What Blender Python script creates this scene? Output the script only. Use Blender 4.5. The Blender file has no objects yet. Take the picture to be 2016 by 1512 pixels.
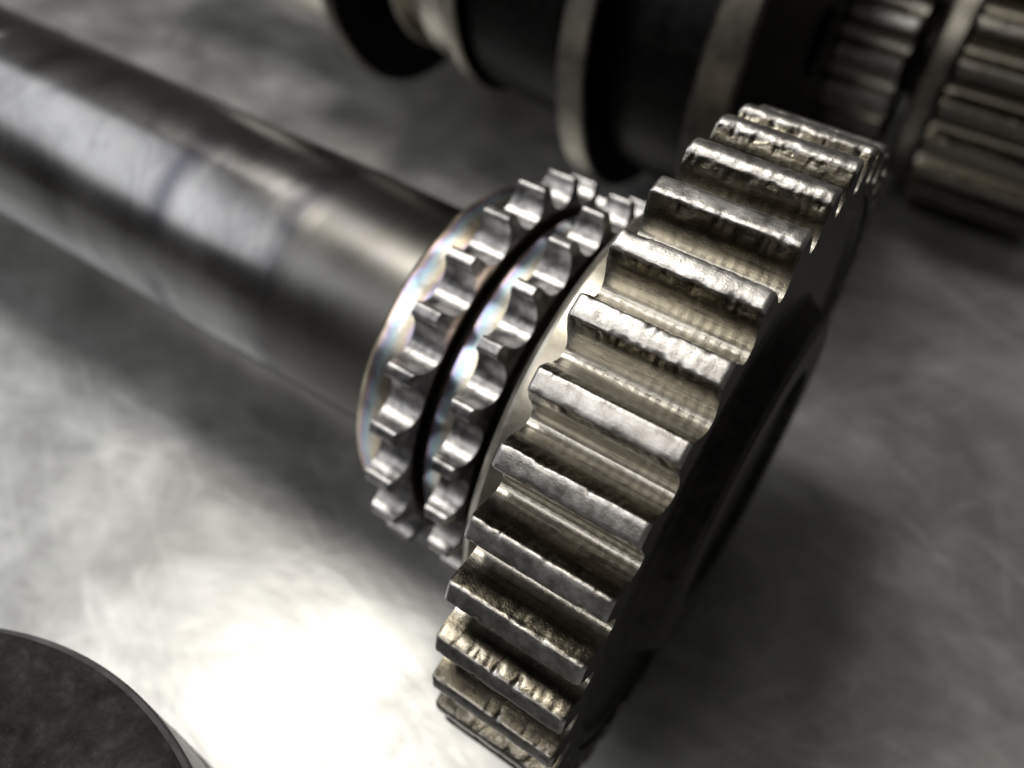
import bpy, bmesh, math, random
from mathutils import Vector, Matrix, noise
random.seed(7)
S = 0.001                       # everything below is given in millimetres
sc = bpy.context.scene
COL = sc.collection

# ------------------------------------------------------------------ camera
cam_d = bpy.data.cameras.new('camera')
cam = bpy.data.objects.new('camera', cam_d); COL.objects.link(cam); sc.camera = cam
AX, AZ = 0.3646, 0.4797
ax_c = Vector((math.cos(AX)*math.cos(AZ), math.cos(AX)*math.sin(AZ), -math.sin(AX)))   # shaft axis seen from the camera (y down, z forward)
ny = -math.sin(math.atan2(-ax_c.z, ax_c.y)); 
up_c = Vector((0, ax_c.z, -ax_c.y)).normalized()
if up_c.y > 0: up_c = -up_c
yy_c = up_c.cross(ax_c)
M = Matrix((ax_c, yy_c, up_c))                                  # camera frame -> world
C_c = Vector((18.1697, 6.7473, 128.3173)) - up_c*50
loc = M @ (-C_c)
right, upv, back = M @ Vector((1, 0, 0)), M @ Vector((0, -1, 0)), M @ Vector((0, 0, -1))
cam.matrix_world = Matrix(((right.x, upv.x, back.x, loc.x*S), (right.y, upv.y, back.y, loc.y*S),
                           (right.z, upv.z, back.z, loc.z*S), (0, 0, 0, 1)))
cam_d.sensor_width = 36; cam_d.lens = 1630/2016*36
cam_d.clip_start = 0.005; cam_d.clip_end = 20
cam_d.dof.use_dof = True; cam_d.dof.focus_distance = 0.0855; cam_d.dof.aperture_fstop = 14
cam_d.dof.aperture_blades = 0

# ------------------------------------------------------------------ world, lamps, exposure
w = bpy.data.worlds.new('World'); sc.world = w; w.use_nodes = True
w.node_tree.nodes['Background'].inputs[0].default_value = (1.0, 0.96, 0.92, 1)
w.node_tree.nodes['Background'].inputs[1].default_value = 0.05
sc.view_settings.view_transform = 'Standard'; sc.view_settings.look = 'None'
sc.view_settings.exposure = 0; sc.view_settings.gamma = 1
sc.cycles.max_bounces = 6; sc.cycles.use_denoising = True
sc.cycles.sample_clamp_indirect = 6

def lamp(name, d, dist, target, sx, sy, watts, colr, spread=180):
    l = bpy.data.lights.new(name, 'AREA'); l.shape = 'RECTANGLE'; l.size = sx; l.size_y = sy
    l.energy = watts; l.color = colr; l.spread = math.radians(spread)
    o = bpy.data.objects.new(name, l); COL.objects.link(o)
    t = Vector(target)*S; o.location = t + Vector(d).normalized()*dist
    o.rotation_euler = (t - o.location).to_track_quat('-Z', 'Y').to_euler()
    return o
lamp('ceiling_lamp', (-0.34, 0.11, 0.93), 1.2, (-28, -55, 0), 0.26, 0.30, 5.7, (1.0, 0.96, 0.88))
lamp('under_shaft_fill', (-0.58, 0.28, 0.77), 1.3, (-60, -20, 0), 0.30, 0.30, 0.7, (1.0, 0.96, 0.90))  # added unseen fill, lifts the bench under the shaft
lamp('window_lamp', (-0.80, -0.30, 0.56), 0.9, (-40, 0, 60), 0.75, 0.42, 2.0, (0.93, 0.96, 1.0))
lamp('crown_fill', (-0.20, -0.54, 0.82), 1.0, (0, 0, 60), 0.22, 0.22, 1.15, (1.0, 0.96, 0.90))  # added unseen fill, brightens the gear crowns

# ------------------------------------------------------------------ materials
def new_mat(name):
    m = bpy.data.materials.new(name); m.use_nodes = True
    nt = m.node_tree; return m, nt, nt.nodes['Principled BSDF']
def nd(nt, t, **kw):
    n = nt.nodes.new(t)
    for k, v in kw.items():
        if k.startswith('i_'): n.inputs[int(k[2:]) if k[2:].isdigit() else k[2:].replace('_', ' ')].default_value = v
        else: setattr(n, k, v)
    return n
def lk(nt, a, b): nt.links.new(a, b)
def mth(nt, op, a, b=None, c=None, clamp=False):
    n = nt.nodes.new('ShaderNodeMath'); n.operation = op; n.use_clamp = clamp
    for i, x in enumerate((a, b, c)):
        if x is None: continue
        if isinstance(x, (int, float)): n.inputs[i].default_value = x
        else: lk(nt, x, n.inputs[i])
    return n.outputs[0]
def ramp(nt, fac, stops, interp='LINEAR'):
    n = nt.nodes.new('ShaderNodeValToRGB'); n.color_ramp.interpolation = interp
    e = n.color_ramp.elements
    while len(e) < len(stops): e.new(0.5)
    for el, (p, c) in zip(e, stops):
        el.position = p; el.color = (c, c, c, 1) if isinstance(c, (int, float)) else (*c, 1)
    lk(nt, fac, n.inputs[0]); return n.outputs[0]
def noise_n(nt, vec, scale, detail=4, rough=0.55, dist=0.0):
    n = nd(nt, 'ShaderNodeTexNoise'); n.inputs['Scale'].default_value = scale
    n.inputs['Detail'].default_value = detail; n.inputs['Roughness'].default_value = rough
    n.inputs['Distortion'].default_value = dist
    lk(nt, vec, n.inputs['Vector']); return n.outputs['Fac']
def mapping(nt, vec, scale=(1, 1, 1), rot=(0, 0, 0), loc=(0, 0, 0)):
    n = nd(nt, 'ShaderNodeMapping'); n.inputs['Scale'].default_value = scale
    n.inputs['Rotation'].default_value = rot; n.inputs['Location'].default_value = loc
    lk(nt, vec, n.inputs['Vector']); return n.outputs[0]
def mixc(nt, fac, a, b, mode='MIX'):
    n = nd(nt, 'ShaderNodeMix', data_type='RGBA', blend_type=mode)
    if isinstance(fac, (int, float)): n.inputs[0].default_value = fac
    else: lk(nt, fac, n.inputs[0])
    for i, x in ((6, a), (7, b)):
        if isinstance(x, tuple): n.inputs[i].default_value = (*x, 1)
        else: lk(nt, x, n.inputs[i])
    return n.outputs[2]
def bump(nt, h, strength, dist, prev=None):
    n = nd(nt, 'ShaderNodeBump'); n.inputs['Strength'].default_value = strength
    n.inputs['Distance'].default_value = dist
    lk(nt, h, n.inputs['Height'])
    if prev: lk(nt, prev, n.inputs['Normal'])
    return n.outputs[0]

def table_material():
    m, nt, b = new_mat('worn_stainless_steel')
    b.inputs['Metallic'].default_value = 0.60
    b.inputs['Specular IOR Level'].default_value = 0.2
    geo = nd(nt, 'ShaderNodeNewGeometry').outputs['Position']
    # scratches: noise drawn out along many directions
    scr = None
    for i, (ang, sx, sy, thr) in enumerate(((0.5, 22, 340, .64), (-0.35, 40, 420, .66), (1.25, 34, 380, .66), (2.2, 28, 300, .65), (0.1, 34, 900, .66), (2.75, 45, 700, .66))):
        v = mapping(nt, geo, (1, 1, 1), (0, 0, ang), (0.37*i, 0.21*i, 0))
        v = mapping(nt, v, (sx, sy, 1))
        f = noise_n(nt, v, 1.0, 2.0, 0.6)
        s_ = ramp(nt, f, ((thr - .06, 0.0), (thr + .05, 1.0)))
        scr = s_ if scr is None else mth(nt, 'MAXIMUM', scr, s_)
    scr = mth(nt, 'MULTIPLY', scr, ramp(nt, noise_n(nt, geo, 35, 3), ((.38, .1), (.62, 1.0))))
    blot = noise_n(nt, geo, 22, 5, 0.62, 0.6)
    blot2 = noise_n(nt, mapping(nt, geo, (1, 2.2, 1), (0, 0, -0.6)), 55, 4, 0.6, 0.3)
    dirt = mth(nt, 'MULTIPLY', ramp(nt, blot, ((.36, .30), (.64, 1.0))), ramp(nt, blot2, ((.30, .55), (.70, 1.0))))
    base = mixc(nt, dirt, (0.185, 0.184, 0.18), (0.71, 0.715, 0.71))
    base = mixc(nt, mth(nt, 'MULTIPLY', scr, 0.24), base, (0.88, 0.88, 0.87))
    lk(nt, base, b.inputs['Base Color'])
    r = mth(nt, 'MULTIPLY_ADD', blot2, 0.16, 0.28)
    r = mth(nt, 'MULTIPLY_ADD', scr, 0.06, r)
    lk(nt, r, b.inputs['Roughness'])
    br = noise_n(nt, mapping(nt, geo, (60, 900, 1), (0, 0, 0.45)), 1, 3)
    n1 = bump(nt, scr, 0.25, 0.00005)
    n2 = bump(nt, br, 0.25, 0.00003, n1)
    n3 = bump(nt, blot2, 0.5, 0.0004, n2)
    lk(nt, n3, b.inputs['Normal'])
    return m

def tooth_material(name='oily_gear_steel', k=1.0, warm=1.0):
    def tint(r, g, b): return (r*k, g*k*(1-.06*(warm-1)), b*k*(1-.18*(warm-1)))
    # UV: u 0..1 across the pitch (0.5 = crown centre), v 0..1 along the tooth
    m, nt, b = new_mat(name)
    b.inputs['Metallic'].default_value = 1
    uv = nd(nt, 'ShaderNodeUVMap', uv_map='UVMap').outputs[0]
    sep = nd(nt, 'ShaderNodeSeparateXYZ'); lk(nt, uv, sep.inputs[0])
    u, v = sep.outputs[0], sep.outputs[1]
    geo = nd(nt, 'ShaderNodeNewGeometry').outputs['Position']
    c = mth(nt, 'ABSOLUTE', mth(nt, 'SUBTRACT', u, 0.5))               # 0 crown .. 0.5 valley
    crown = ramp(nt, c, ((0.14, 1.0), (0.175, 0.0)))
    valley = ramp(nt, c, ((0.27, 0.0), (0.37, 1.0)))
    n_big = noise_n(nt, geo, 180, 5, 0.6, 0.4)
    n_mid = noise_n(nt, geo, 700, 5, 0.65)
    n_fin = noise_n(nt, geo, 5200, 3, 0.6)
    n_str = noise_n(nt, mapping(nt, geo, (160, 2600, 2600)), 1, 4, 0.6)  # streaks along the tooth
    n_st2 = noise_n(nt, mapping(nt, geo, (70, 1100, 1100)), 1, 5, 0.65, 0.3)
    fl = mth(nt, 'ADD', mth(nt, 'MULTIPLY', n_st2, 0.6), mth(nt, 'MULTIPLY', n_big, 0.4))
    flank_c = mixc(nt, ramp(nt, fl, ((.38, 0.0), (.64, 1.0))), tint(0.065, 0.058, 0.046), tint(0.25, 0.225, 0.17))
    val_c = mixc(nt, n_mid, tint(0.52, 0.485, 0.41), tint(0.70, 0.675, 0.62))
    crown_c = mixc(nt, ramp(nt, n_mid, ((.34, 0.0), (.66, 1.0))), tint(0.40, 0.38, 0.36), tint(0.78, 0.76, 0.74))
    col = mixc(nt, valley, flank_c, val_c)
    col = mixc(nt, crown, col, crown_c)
    on_flank = mth(nt, 'MULTIPLY', mth(nt, 'SUBTRACT', 1.0, crown), mth(nt, 'SUBTRACT', 1.0, valley))
    blot = noise_n(nt, mapping(nt, geo, (260, 420, 420)), 1.0, 3, 0.55, 0.3)
    dark = mth(nt, 'MULTIPLY', ramp(nt, blot, ((.54, 0.0), (.68, 0.85))), on_flank)  # dark reflections on the flanks, painted in as blotches
    col = mixc(nt, dark, col, (0.045, 0.04, 0.033))
    thin = mth(nt, 'MULTIPLY', ramp(nt, n_str, ((.55, 0.0), (.70, 0.7))), mth(nt, 'SUBTRACT', 1.0, crown))
    col = mixc(nt, thin, col, (0.07, 0.06, 0.045))
    lk(nt, col, b.inputs['Base Color'])
    r = mth(nt, 'MULTIPLY_ADD', n_mid, 0.24, 0.13)
    r = mth(nt, 'MULTIPLY_ADD', crown, 0.14, r)
    r = mth(nt, 'MULTIPLY_ADD', valley, 0.10, r)
    lk(nt, r, b.inputs['Roughness'])
    # hob feed marks across the tooth
    ph = mth(nt, 'FRACT', mth(nt, 'MULTIPLY_ADD', v, 14.0, mth(nt, 'MULTIPLY', n_big, 0.9)))
    hob = mth(nt, 'MULTIPLY', mth(nt, 'ABSOLUTE', mth(nt, 'SUBTRACT', ph, 0.5)), 2.0)
    hobm = mth(nt, 'MULTIPLY', hob, mth(nt, 'ADD', mth(nt, 'MULTIPLY', valley, 0.65), 0.45))
    hobm = mth(nt, 'MULTIPLY', hobm, ramp(nt, n_big, ((.35, .5), (.65, 1.0))))
    n1 = bump(nt, hobm, 0.78, 0.00005)
    n2 = bump(nt, n_mid, 0.22, 0.00008, n1)
    n3 = bump(nt, n_fin, 0.7, 0.00005, n2)
    n4 = bump(nt, n_st2, 0.35, 0.00006, n3)
    lk(nt, n4, b.inputs['Normal'])
    # thin film of oil
    b.inputs['Coat Weight'].default_value = 0.55; b.inputs['Coat Roughness'].default_value = 0.10
    lk(nt, bump(nt, n_mid, 0.35, 0.00010), b.inputs['Coat Normal'])
    return m

def steel(name, col_a, col_b, rough, rvar=0.12, scale=400, streak=None, bstr=0.25):
    m, nt, b = new_mat(name)
    b.inputs['Metallic'].default_value = 1
    geo = nd(nt, 'ShaderNodeNewGeometry').outputs['Position']
    f = noise_n(nt, geo, scale, 5, 0.6, 0.3)
    fine = noise_n(nt, mapping(nt, geo, streak) if streak else geo, 1 if streak else scale*6, 4, 0.6)
    lk(nt, mixc(nt, ramp(nt, f, ((.32, 0.0), (.68, 1.0))), col_a, col_b), b.inputs['Base Color'])
    lk(nt, mth(nt, 'MULTIPLY_ADD', f, rvar*2, rough - rvar), b.inputs['Roughness'])
    n1 = bump(nt, fine, bstr, 0.00003)
    lk(nt, bump(nt, f, bstr, 0.00010, n1), b.inputs['Normal'])
    return m

def shaft_material():
    m, nt, b = new_mat('ground_shaft_steel')
    b.inputs['Metallic'].default_value = 1
    geo = nd(nt, 'ShaderNodeNewGeometry').outputs['Position']
    sep = nd(nt, 'ShaderNodeSeparateXYZ'); lk(nt, geo, sep.inputs[0])
    turn = noise_n(nt, mapping(nt, geo, (1400, 30, 30)), 1, 4, 0.6)       # turning lines round the shaft
    big = noise_n(nt, mapping(nt, geo, (60, 40, 40)), 1, 4, 0.55, 0.4)
    wob = mth(nt, 'MULTIPLY_ADD', big, 0.006, sep.outputs[0])
    def band(x0, hw):
        d = mth(nt, 'ABSOLUTE', mth(nt, 'SUBTRACT', wob, x0*S + 0.003))
        return mth(nt, 'SUBTRACT', 1.0, mth(nt, 'DIVIDE', d, hw*S), clamp=True)
    az = noise_n(nt, mapping(nt, geo, (25, 75, 75), (0, 0, 0), (.3, .1, .2)), 1, 3, 0.5)
    wear = mth(nt, 'MAXIMUM', band(-58.0, 3.2), mth(nt, 'MULTIPLY', band(-84, 4.5), 0.8))
    wear = mth(nt, 'MULTIPLY', ramp(nt, wear, ((.0, 0.0), (.7, 1.0))), ramp(nt, az, ((.34, 0.0), (.52, 1.0))))
    smear = ramp(nt, noise_n(nt, mapping(nt, geo, (95, 60, 60), (0, 0, .3)), 1, 5, 0.6, 0.8), ((.52, 0.0), (.66, .7)))
    smear = mth(nt, 'MULTIPLY', smear, mth(nt, 'LESS_THAN', sep.outputs[0], -0.04))
    col = mixc(nt, ramp(nt, big, ((.3, 0.0), (.7, 1.0))), (0.17, 0.166, 0.162), (0.38, 0.372, 0.365))
    endz = ramp(nt, mth(nt, 'MULTIPLY_ADD', mth(nt, 'ADD', wob, 0.0600), 1/0.0075, 0.0, clamp=True), ((.0, 0.0), (1.0, 1.0)))
    col = mixc(nt, mth(nt, 'MULTIPLY', endz, 0.75), col, (0.14, 0.135, 0.12))
    col = mixc(nt, smear, col, (0.17, 0.165, 0.18))
    col = mixc(nt, mth(nt, 'MULTIPLY', wear, 0.85), col, (0.085, 0.083, 0.10))
    lk(nt, col, b.inputs['Base Color'])
    r = mth(nt, 'MULTIPLY_ADD', big, 0.18, 0.15)
    r = mth(nt, 'MULTIPLY_ADD', endz, 0.08, r)
    lk(nt, r, b.inputs['Roughness'])
    n1 = bump(nt, turn, 0.25, 0.00002)
    lk(nt, bump(nt, big, 0.3, 0.0002, n1), b.inputs['Normal'])
    return m

def chamfer_material():
    # freshly turned chamfer: groove iridescence painted into the base colour as pale bands
    m, nt, b = new_mat('turned_chamfer_steel')
    b.inputs['Metallic'].default_value = 1
    geo = nd(nt, 'ShaderNodeNewGeometry').outputs['Position']
    sep = nd(nt, 'ShaderNodeSeparateXYZ'); lk(nt, geo, sep.inputs[0])
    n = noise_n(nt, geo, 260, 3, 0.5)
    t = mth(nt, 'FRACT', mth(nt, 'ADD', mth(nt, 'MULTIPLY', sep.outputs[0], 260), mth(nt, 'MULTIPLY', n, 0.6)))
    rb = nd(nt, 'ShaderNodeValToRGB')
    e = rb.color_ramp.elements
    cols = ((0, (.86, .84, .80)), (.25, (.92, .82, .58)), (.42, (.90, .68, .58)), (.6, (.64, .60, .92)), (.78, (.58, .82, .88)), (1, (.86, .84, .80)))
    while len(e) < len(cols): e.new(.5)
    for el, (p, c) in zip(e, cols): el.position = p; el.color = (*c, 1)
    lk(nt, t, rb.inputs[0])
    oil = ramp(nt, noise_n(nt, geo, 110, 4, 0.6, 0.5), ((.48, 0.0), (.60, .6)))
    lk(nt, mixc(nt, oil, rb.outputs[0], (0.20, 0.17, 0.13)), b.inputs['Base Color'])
    b.inputs['Roughness'].default_value = 0.24
    lk(nt, bump(nt, noise_n(nt, geo, 900, 3), 0.2, 0.00004), b.inputs['Normal'])
    return m

def soot_material():
    m, nt, b = new_mat('carbon_coated_aluminium')
    geo = nd(nt, 'ShaderNodeNewGeometry').outputs['Position']
    f1 = noise_n(nt, geo, 90, 6, 0.65, 0.8); f2 = noise_n(nt, geo, 420, 6, 0.7, 0.4); f3 = noise_n(nt, geo, 2200, 3, 0.7)
    t = mth(nt, 'ADD', mth(nt, 'MULTIPLY', f1, 0.55), mth(nt, 'MULTIPLY', f2, 0.45))
    c = mixc(nt, ramp(nt, t, ((.38, 0.0), (.50, .35), (.62, 1.0))), (0.011, 0.0105, 0.011), (0.075, 0.073, 0.070))
    c = mixc(nt, ramp(nt, f3, ((.62, 0.0), (.74, .5))), c, (0.15, 0.145, 0.14))
    lk(nt, c, b.inputs['Base Color'])
    b.inputs['Metallic'].default_value = 0.15
    b.inputs['Roughness'].default_value = 0.8
    b.inputs['Specular IOR Level'].default_value = 0.25
    n1 = bump(nt, f3, 0.5, 0.0001); lk(nt, bump(nt, t, 0.7, 0.0006, n1), b.inputs['Normal'])
    return m

M_TABLE = table_material()
M_TOOTH = tooth_material()
M_TOOTH_DARK = tooth_material('dark_gear_steel', 0.42, 1.6)  # darker, browner version of the gear steel
M_BODY = steel('gear_side_steel', (0.03, 0.029, 0.027), (0.07, 0.067, 0.062), 0.50)
M_SHAFT = shaft_material()
M_SPR = steel('sprocket_gullet_steel', (0.16, 0.155, 0.16), (0.62, 0.61, 0.61), 0.36, 0.10, 480, None, 0.9)
M_CHAM = chamfer_material()
M_DARK = steel('shade_dark_steel', (0.03, 0.029, 0.027), (0.07, 0.067, 0.06), 0.45)  # near-black colour carries the shade on the shaft behind
M_HUB = steel('turned_hub_steel', (0.50, 0.46, 0.38), (0.64, 0.60, 0.52), 0.34)
M_RIM = steel('ground_rim_steel', (0.19, 0.18, 0.16), (0.36, 0.34, 0.29), 0.36, 0.1, 200)
M_BLACK = steel('shade_black_steel', (0.008, 0.008, 0.0075), (0.022, 0.021, 0.02), 0.42)  # shade on the rear flange faces and gaps, put into the colour
M_RIM2 = steel('dark_rim_steel', (0.08, 0.075, 0.065), (0.19, 0.175, 0.145), 0.40, 0.1, 200)  # darker version of the rim steel
M_JOUR = steel('bearing_journal_steel', (0.55, 0.50, 0.42), (0.72, 0.68, 0.60), 0.30, 0.1, 160)
M_SOOT = soot_material()
M_PWALL = steel('piston_wall_aluminium', (0.34, 0.34, 0.35), (0.5, 0.5, 0.5), 0.40, 0.1, 220)

# ------------------------------------------------------------------ helpers
def mesh_obj(name, verts, faces, mats, parent=None, uvs=None, fmat=None, smooth=True, flat=None):
    me = bpy.data.meshes.new(name)
    me.from_pydata([(x*S, y*S, z*S) for x, y, z in verts], [], faces)
    for mm in (mats if isinstance(mats, (list, tuple)) else [mats]): me.materials.append(mm)
    if fmat: me.polygons.foreach_set('material_index', fmat)
    if uvs:
        l = me.uv_layers.new(name='UVMap')
        for lp in me.loops: l.data[lp.index].uv = uvs[lp.vertex_index]
    me.polygons.foreach_set('use_smooth', [smooth]*len(me.polygons))
    me.update()
    o = bpy.data.objects.new(name, me); COL.objects.link(o)
    if parent:
        o.parent = parent
    return o
def thing(name, label, cat, loc=(0, 0, 0), group=None):
    o = bpy.data.objects.new(name, None); COL.objects.link(o)
    o.location = Vector(loc)*S; o['label'] = label; o['category'] = cat; o.empty_display_size = 0.01
    if group: o['group'] = group
    return o
def lathe(name, prof, mat, parent, z0=50.0, seg=128, capL=True, capR=True):
    """turned part about the x axis; prof = [(s, r), ...]; every profile edge keeps its own vertices so that edges stay crisp"""
    vs, fs, fm = [], [], []
    two = isinstance(mat, list)
    def ring(s, r):
        i = len(vs)
        for k in range(seg):
            t = 2*math.pi*k/seg; vs.append((s, r*math.cos(t), z0 + r*math.sin(t)))
        return i
    for (s0, r0), (s1, r1) in zip(prof[:-1], prof[1:]):
        a, b = ring(s0, r0), ring(s1, r1)
        fm += [1 if (two and abs(s1-s0) < 1e-3) else 0]*seg
        for k in range(seg):
            k2 = (k+1) % seg
            fs.append((a+k, a+k2, b+k2, b+k))
    for flag, (s, r), rev in ((capL, prof[0], False), (capR, prof[-1], True)):
        if flag:
            a = ring(s, r); f = tuple(a+k for k in range(seg)); fs.append(f[::-1] if not rev else f); fm.append(0)
    return mesh_obj(name, vs, fs, mat, parent, None, fm)
def bev(prof, b=0.25):
    """small 45 degree bevel on the profile corners"""
    out = [prof[0]]
    for p, c, n in zip(prof[:-2], prof[1:-1], prof[2:]):
        def to(q):
            d = math.hypot(q[0]-c[0], q[1]-c[1]); t = min(b, d*0.4)/max(d, 1e-6)
            return (c[0] + (q[0]-c[0])*t, c[1] + (q[1]-c[1])*t)
        out += [to(p), to(n)]
    return out + [prof[-1]]

# direction zero of the tooth angles: the camera-facing side of the shaft
UY, UZ = -0.56536308, 0.82484216
def radial(phi):
    # u cos + v sin, v = (0,-UZ, UY)
    return (UY*math.cos(phi) - UZ*math.sin(phi), UZ*math.cos(phi) + UY*math.sin(phi))

# ------------------------------------------------------------------ the bench
v = []; f = []
NX, NY = 24, 24
x0, x1, y0, y1 = -1100, 700, -420, 1300
for j in range(NY+1):
    for i in range(NX+1): v.append((x0 + (x1-x0)*i/NX, y0 + (y1-y0)*j/NY, 0))
for j in range(NY):
    for i in range(NX):
        a = j*(NX+1)+i; f.append((a, a+1, a+NX+2, a+NX+1))
bench = mesh_obj('workbench_top', v, f, M_TABLE); bench['kind'] = 'structure'

# ------------------------------------------------------------------ gear teeth
HALF = [(0, 50), (.6, 50.0), (1.12, 49.97), (1.28, 49.90), (1.40, 49.76), (1.51, 49.5), (1.69, 49.1), (1.92, 48.55), (2.14, 47.95), (2.35, 47.3),
        (2.54, 46.75), (2.71, 46.3), (2.84, 46.02), (2.97, 45.82), (3.12, 45.58), (3.32, 45.34), (3.58, 45.15), (3.88, 45.04), (4.2453, 45.0)]
PROF = [(-c, r) for c, r in HALF[:0:-1]] + HALF
def tooth_mesh(R, N, W, mat, seed, ns, detail, name='gear_tooth'):
    """one tooth with half the valley on either side, worn along the crown edges; x from 0 to W, crown centre along +z"""
    k = R/50.0; half = math.pi/N
    vs, uvs, fs, fm = [], [], [], []
    flip = -1 if True else 1
    rnd = random.Random(seed)
    wear = [rnd.uniform(0.3, 1.0), rnd.uniform(0.15, 0.6)]            # lower / upper crown edge
    if detail > 1: wear = [0.5 + 0.5*wear[0], 0.9*wear[1]]
    np_ = len(PROF)
    nicks = [(rnd.uniform(1, W-1), rnd.choice((0, 0, 1)), rnd.uniform(.12, .4), rnd.uniform(.15, .55)) for _ in range(rnd.choice((1, 2, 3, 4)))]
    for j in range(ns+1):
        t = j/ns
        s = W*t
        # rounded tooth ends
        e = min(t, 1-t)*W
        drop = 0.0 if e > .5 else .32*(1 - e/.5)**2
        for (c, r) in PROF:
            ang = c/4.2453*half
            rr = R + (r-50)*k
            hgt = (r-44.95)/5.05
            rr -= drop*hgt
            if detail:
                side = 0 if c < 0 else 1
                ac = abs(c)
                p = Vector((s*0.55, seed*7.3 + side*3.1 + (ac-1.4)*.9, 0))
                ragged = max(0.0, noise.noise(p*1.0) + 0.55*noise.noise(p*2.7) + 0.3*noise.noise(p*6.1) + 0.05)
                g = math.exp(-((ac-1.38)/0.32)**2)
                rr -= 0.40*wear[side]*ragged*g*k
                ang += (1 if c < 0 else -1)*0.010*wear[side]*ragged*math.exp(-((ac-1.62)/0.35)**2)
                for (ns_, nside, nw, ndp) in nicks:
                    if nside == side: rr -= ndp*math.exp(-((s-ns_)/nw)**2 - ((ac-1.42)/.3)**2)
                # burr rolled over just under the crown edge
                bur = max(0.0, noise.noise(p*1.7 + Vector((5, 0, 0))))
                rr += 0.16*wear[side]*bur*math.exp(-((ac-1.68)/0.18)**2)
                # contact line near the root
                q = Vector((s*0.8, seed*3.7 + side*9.0, 4.0))
                rr += (0.10 + 0.09*noise.noise(q*1.3) + 0.05*noise.noise(q*4))*math.exp(-((ac-2.84)/0.13)**2)
                rr += (0.07 + 0.10*noise.noise(q*0.9 + Vector((0, 20, 0))))*math.exp(-((ac-2.1)/0.12)**2)*(1 if wear[side] > .35 else 0)
                # slow unevenness
                rr += 0.05*noise.noise(Vector((s*.4, c*.6, seed*1.7)))*hgt + 0.018*noise.noise(Vector((s*1.9, c*2.3, seed*2.7)))
                if detail > 1:
                    dent = noise.noise(Vector((s*.75, c*1.9 + seed*11, 8.2)))
                    rr -= 0.24*max(0, dent-.15)*math.exp(-(ac/1.7)**2)
                    d2 = noise.noise(Vector((s*1.5, c*2.6 + seed*5, 2.2)))
                    rr -= 0.12*max(0, d2-.1)*math.exp(-(ac/2.2)**2)
                    rr -= 0.45*(c*flip > 0)*math.exp(-((ac-1.35)/.55)**2)
            vs.append((s, rr*math.sin(ang), rr*math.cos(ang)))
            uvs.append((c/8.4906 + .5, t))
    for j in range(ns):
        for i in range(np_-1):
            a = j*np_+i; fs.append((a, a+1, a+np_+1, a+np_)); fm.append(0)
    # end faces
    rin = R - 6.6*k
    for j, rev in ((0, False), (ns, True)):
        base = len(vs)
        for i in range(np_):
            x, y, z = vs[j*np_+i]; vs.append((x, y, z)); uvs.append(uvs[j*np_+i])
        for i in range(np_):
            ang = PROF[i][0]/4.2453*half
            vs.append((vs[base][0], rin*math.sin(ang), rin*math.cos(ang))); uvs.append((.5, 0))
        for i in range(np_-1):
            q = (base+i, base+np_+i, base+np_+i+1, base+i+1)
            fs.append(q[::-1] if not rev else q); fm.append(1)
    o = mesh_obj(name, vs, fs, [mat, M_BODY], None, uvs, fm)
    return o
def place_tooth(o, parent, s0, z0, phi, y0=0.0):
    o.parent = parent
    ry, rz = radial(phi)
    # local z -> (ry, rz); local y -> direction of growing phi reversed to keep x the axis
    ang = math.atan2(ry, rz)                       # rotation about x taking +z to the radial direction
    o.rotation_euler = (-ang, 0, 0)
    o.location = Vector((s0, y0, z0))*S
def copy_to(src, parent):
    c = src.copy(); COL.objects.link(c); c.parent = parent; return c

# ------------------------------------------------------------------ shaft in front: shaft, two sprockets, wide gear
SH = thing('geared_shaft', 'polished steel shaft with double chain sprocket and wide worn gear in sharp focus', 'geared shaft', (0, 0, 0))
lathe('shaft', bev([(-430, 0.1), (-430, 20.5), (-146, 20.5), (-145.6, 20.3), (-143.4, 20.3), (-143, 20.5), (-58, 20.5), (-54, 20.35), (-31, 20.15)], .2), M_SHAFT, SH, capL=False, capR=False)
lathe('sleeve', bev([(-29.5, 26.2), (-7.4, 26.2)], .2), M_DARK, SH, capL=False, capR=False)

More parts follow.
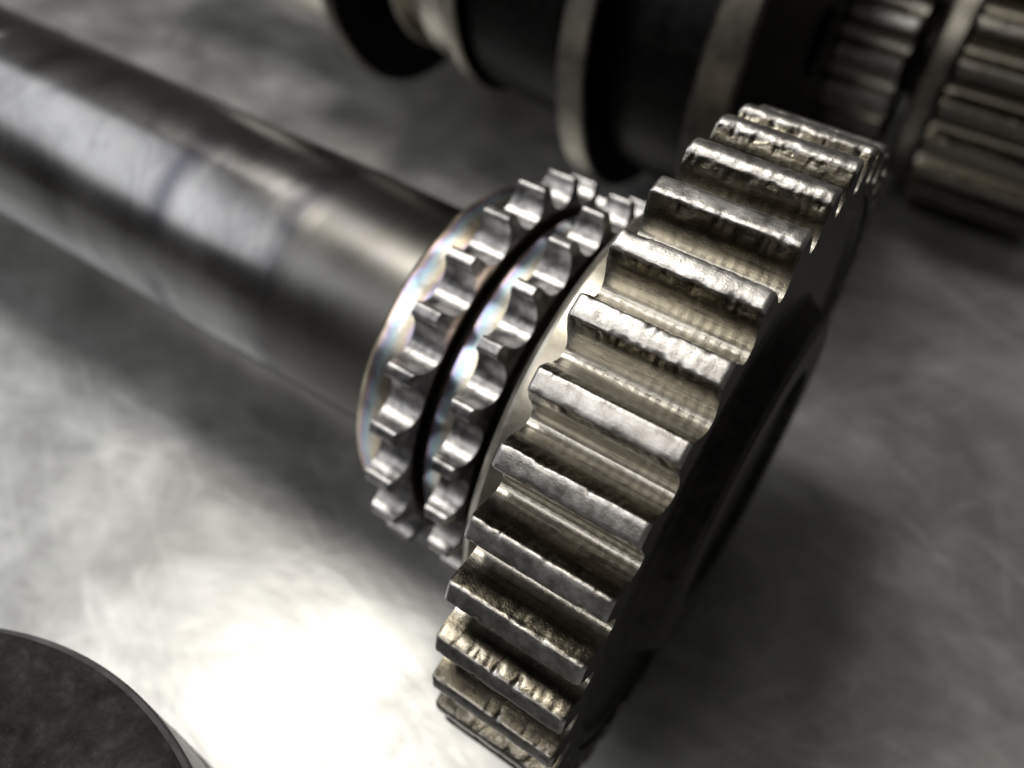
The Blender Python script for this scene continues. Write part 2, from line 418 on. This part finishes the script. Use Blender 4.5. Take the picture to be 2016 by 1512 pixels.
def sprocket_tooth(sL, sT0, sT1, sR, seed):
    """sL/sR: left and right ends at the base; sT0..sT1: the tip"""
    N = 23; half = math.pi/N; RT, RB = 32.45, 28.3
    prof = [(0, RT), (.3, RT), (.60, RT-.02), (.70, RT-.06), (.86, RT-.18), (1.02, RT-.36)]
    GR, GC = 3.36, 31.85
    for d in (88, 84, 78, 71, 63, 54, 45, 36, 27, 18, 9, 0):
        prof.append((4.43 - GR*math.sin(math.radians(d)), GC - GR*math.cos(math.radians(d))))
    def sl(r):
        t = max(0.0, (RT-r)/(RT-RB)); return sT0 - (sT0-sL)*t**(1/1.5)
    def sr(r):
        t = max(0.0, (RT-r)/(RT-RB)); return sT1 + (sR-sT1)*t**.5
    pts = [(-x/4.43, r) for x, r in prof[:0:-1]] + [(x/4.43, r) for x, r in prof]
    cs = [p[0] for p in pts]
    vs, uvs, fs, fm = [], [], [], []
    rnd = random.Random(seed)
    def strip(rows, mi):
        nr = len(rows[0]); b0 = len(vs)
        for col in rows:
            for (s, r, a, u, v_) in col:
                vs.append((s, r*math.sin(a), r*math.cos(a))); uvs.append((u, v_))
        for i in range(len(rows)-1):
            for j in range(nr-1):
                a = b0+i*nr+j; fs.append((a, a+1, a+nr+1, a+nr)[::-1]); fm.append(mi)
    L, T, Rr = [], [], []
    for c, r in pts:
        a = c*half
        L.append([(sl(RB + (r-RB)*t), RB + (r-RB)*t, a, c, (RB + (r-RB)*t - RB)/(RT-RB)) for t in (0, .5, 1)])
        T.append([(sl(r) + (sr(r)-sl(r))*t, r, a, c, t) for t in (0, .1, .5, .9, 1)])
        Rr.append([(sr(RB + (r-RB)*t), RB + (r-RB)*t, a, c, 1-t) for t in (1, .66, .33, 0)])
    strip(L, 0); strip(T, 0); strip(Rr, 0)
    # sides down to the sleeve
    for s, rev in ((sL, False), (sR, True)):
        rows = [[(s, RB, c*half, c, 0), (s, 26.0, c*half, c, 0)] for c in cs]
        if not rev: rows = rows[::-1]
        strip(rows, 2)
    return mesh_obj('sprocket_tooth', vs, fs, [M_SPR, M_SPR, M_DARK], None, uvs, fm)
for nm, sL, t0, t1, sR, ph0 in (('left', -25.75, -25.15, -21.36, -20.3, -0.2925), ('right', -15.3, -14.68, -11.77, -10.6, -0.2861)):
    ringo = lathe('chain_sprocket', [(sL+.1, 26.0), (sL+.1, 28.45), (sR-.1, 28.45), (sR-.1, 26.0)], M_DARK, SH, capL=False, capR=False)
    x_end = -31.6 if nm == 'left' else -19.5
    hubo = lathe('sprocket_hub', bev([(x_end, 22.0), (x_end, 26.9), (x_end+.7, 27.6), (sL+.2, 28.35)], .3), M_CHAM, SH, capL=False, capR=False)
    proto = sprocket_tooth(sL, t0, t1, sR, 3)
    for k in range(23):
        o = proto if k == 0 else copy_to(proto, ringo)
        place_tooth(o, ringo, 0, 50, ph0 + 2*math.pi/23*k)
lathe('hub', bev([(-7.4, 24.0), (-7.4, 33.4), (-6.2, 34.7), (0.6, 34.7)], .3), M_HUB, SH, capL=False, capR=False)
GW = 16.884
gear = lathe('gear_wheel', bev([(1.4, 30), (1.4, 39.4), (0.25, 40.6), (0.25, 43.9), (GW-.35, 43.9), (GW-.35, 41.2), (GW-1.3, 40.2), (GW-1.3, 28.0)], .2), M_BODY, SH, capL=False, capR=False)
lathe('boss', bev([(GW-2, 30.0), (GW-.8, 28.5), (19.0, 26.8), (19.7, 25.6), (19.7, 19.0), (18.0, 18.4), (18.0, 0.2)], .2), M_BODY, SH, capL=False, capR=False)
P0 = -1.0224 + 0.021; DP = 2*math.pi/37
low = None
for k in range(37):
    phi = P0 + DP*k
    if k <= 13 or k >= 34:
        o = tooth_mesh(50, 37, GW, M_TOOTH, k+1, 84, 2 if (k <= 2 or k >= 34) else 1)
    elif low is None:
        o = low = tooth_mesh(50, 37, GW, M_TOOTH, 60, 24, 0)
    else:
        o = copy_to(low, gear)
    place_tooth(o, gear, 0, 50, phi)

# ------------------------------------------------------------------ crankshaft behind, at the top of the view
Y2, Z2 = 120.0, 55.0
SB = thing('flanged_shaft', 'blurred dark shaft with round flanges lying behind the sprockets', 'shaft', (0, Y2, 0))
def blathe(name, prof, mat, b=.5):
    return lathe(name, bev(prof, b) if b else prof, mat, SB, Z2, 128, False, False)
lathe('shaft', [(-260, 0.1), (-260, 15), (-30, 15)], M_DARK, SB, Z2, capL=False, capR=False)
blathe('journal', [(-172, 12), (-172, 26), (-169, 33), (-146, 33), (-143, 28), (-134, 28)], M_JOUR)
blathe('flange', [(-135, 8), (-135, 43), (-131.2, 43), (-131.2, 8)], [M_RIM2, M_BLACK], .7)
blathe('journal', [(-123, 8), (-123, 30), (-121, 30), (-121, 25.5), (-116, 25.5), (-116, 28), (-112, 31), (-104, 31), (-103, 24), (-98.5, 24)], M_JOUR)
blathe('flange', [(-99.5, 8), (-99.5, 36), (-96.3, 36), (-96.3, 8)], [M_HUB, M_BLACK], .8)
blathe('black_filler', [(-94, 8), (-94, 33), (-59.5, 37), (-59.5, 8)], M_BLACK)  # black cylinder added to darken the gap between the flanges
blathe('black_filler', [(-51, 8), (-51, 40), (-25.5, 44), (-25.5, 8)], M_BLACK)  # same black filling for the next dark gap
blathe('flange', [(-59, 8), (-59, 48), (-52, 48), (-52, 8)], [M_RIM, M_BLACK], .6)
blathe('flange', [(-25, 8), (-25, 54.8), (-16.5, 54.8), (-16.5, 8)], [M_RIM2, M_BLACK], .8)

# ------------------------------------------------------------------ gear shaft at the top right
Y3, Z3 = 168.0, 37.2
SG = thing('geared_shaft', 'blurred gears with a ring between them in the top right corner', 'geared shaft', (0, Y3, 0))
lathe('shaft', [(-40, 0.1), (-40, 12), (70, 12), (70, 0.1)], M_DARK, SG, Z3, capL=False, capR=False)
def back_gear(R, N, s0, W, ph0, detail, seed0, tm):
    k = R/50
    g = lathe('gear_wheel', [(s0+.3, 10), (s0+.3, R-6.1*k), (s0+W-.3, R-6.1*k), (s0+W-.3, 10)], M_BODY, SG, Z3, capL=False, capR=False)
    protos = [tooth_mesh(R, N, W, tm, seed0+i, 40, detail) for i in range(4)]
    for i in range(N):
        o = protos[i] if i < 4 else copy_to(protos[(i*7) % 4], g)
        place_tooth(o, g, s0, Z3, ph0 + 2*math.pi/N*i)
back_gear(28.5, 18, -16.5, 17.0, 0.03, 1, 80, M_TOOTH)
lathe('collar', bev([(5.5, 10), (5.5, 32.0), (6.5, 33.0), (11.5, 33.0), (12.6, 31.5), (12.6, 10)], .5), M_RIM, SG, Z3, capL=False, capR=False)
back_gear(37.2, 24, 13.0, 34, 0.05, 2, 90, M_TOOTH_DARK)

# ------------------------------------------------------------------ piston standing at lower left
PX, PY, PH, PR = -27.0, -112.6, 60.0, 42.4
PS = thing('piston', 'dark soot coated piston crown standing at the lower left corner of the bench', 'piston', (PX, PY, 0))
def zlathe(name, prof, mat, parent, seg=160):
    vs, fs = [], []
    def ring(r, z):
        i = len(vs)
        for k in range(seg):
            t = 2*math.pi*k/seg; vs.append((r*math.cos(t), r*math.sin(t), z))
        return i
    for (r0, z0), (r1, z1) in zip(prof[:-1], prof[1:]):
        a, b = ring(r0, z0), ring(r1, z1)
        for k in range(seg):
            k2 = (k+1) % seg; fs.append((a+k, a+k2, b+k2, b+k))
    return mesh_obj(name, vs, fs, mat, parent)
# crown as an uneven sheet
vs, fs = [(0, 0, PH)], []
nr, ng = 40, 120
for j in range(1, nr+1):
    r = (PR-.7)*j/nr
    for k in range(ng):
        t = 2*math.pi*k/ng; x, y = r*math.cos(t), r*math.sin(t)
        z = PH + 0.25*noise.noise(Vector((x*.08, y*.08, 1))) + 0.10*noise.noise(Vector((x*.4, y*.4, 3)))
        if j == nr: z = PH - .05
        vs.append((x, y, z))
for k in range(ng): fs.append((0, 1+k, 1+(k+1) % ng))
for j in range(nr-1):
    for k in range(ng):
        a, b = 1+j*ng, 1+(j+1)*ng; k2 = (k+1) % ng
        fs.append((a+k, b+k, b+k2, a+k2))
mesh_obj('crown', vs, fs, M_SOOT, PS)
zlathe('wall', [(PR, 0), (PR, 34), (PR-2.5, 34), (PR-2.5, 37), (PR, 37), (PR, 43), (PR-2.5, 43), (PR-2.5, 46), (PR, 46), (PR, PH-.9), (PR-.25, PH-.3), (PR-.75, PH-.02)][::-1], M_PWALL, PS)
for z in (35.5, 44.5):
    zlathe('piston_ring', [(PR-2.4, z-1.2), (PR+.1, z-1.2), (PR+.1, z+1.2), (PR-2.4, z+1.2)][::-1], M_DARK, PS)
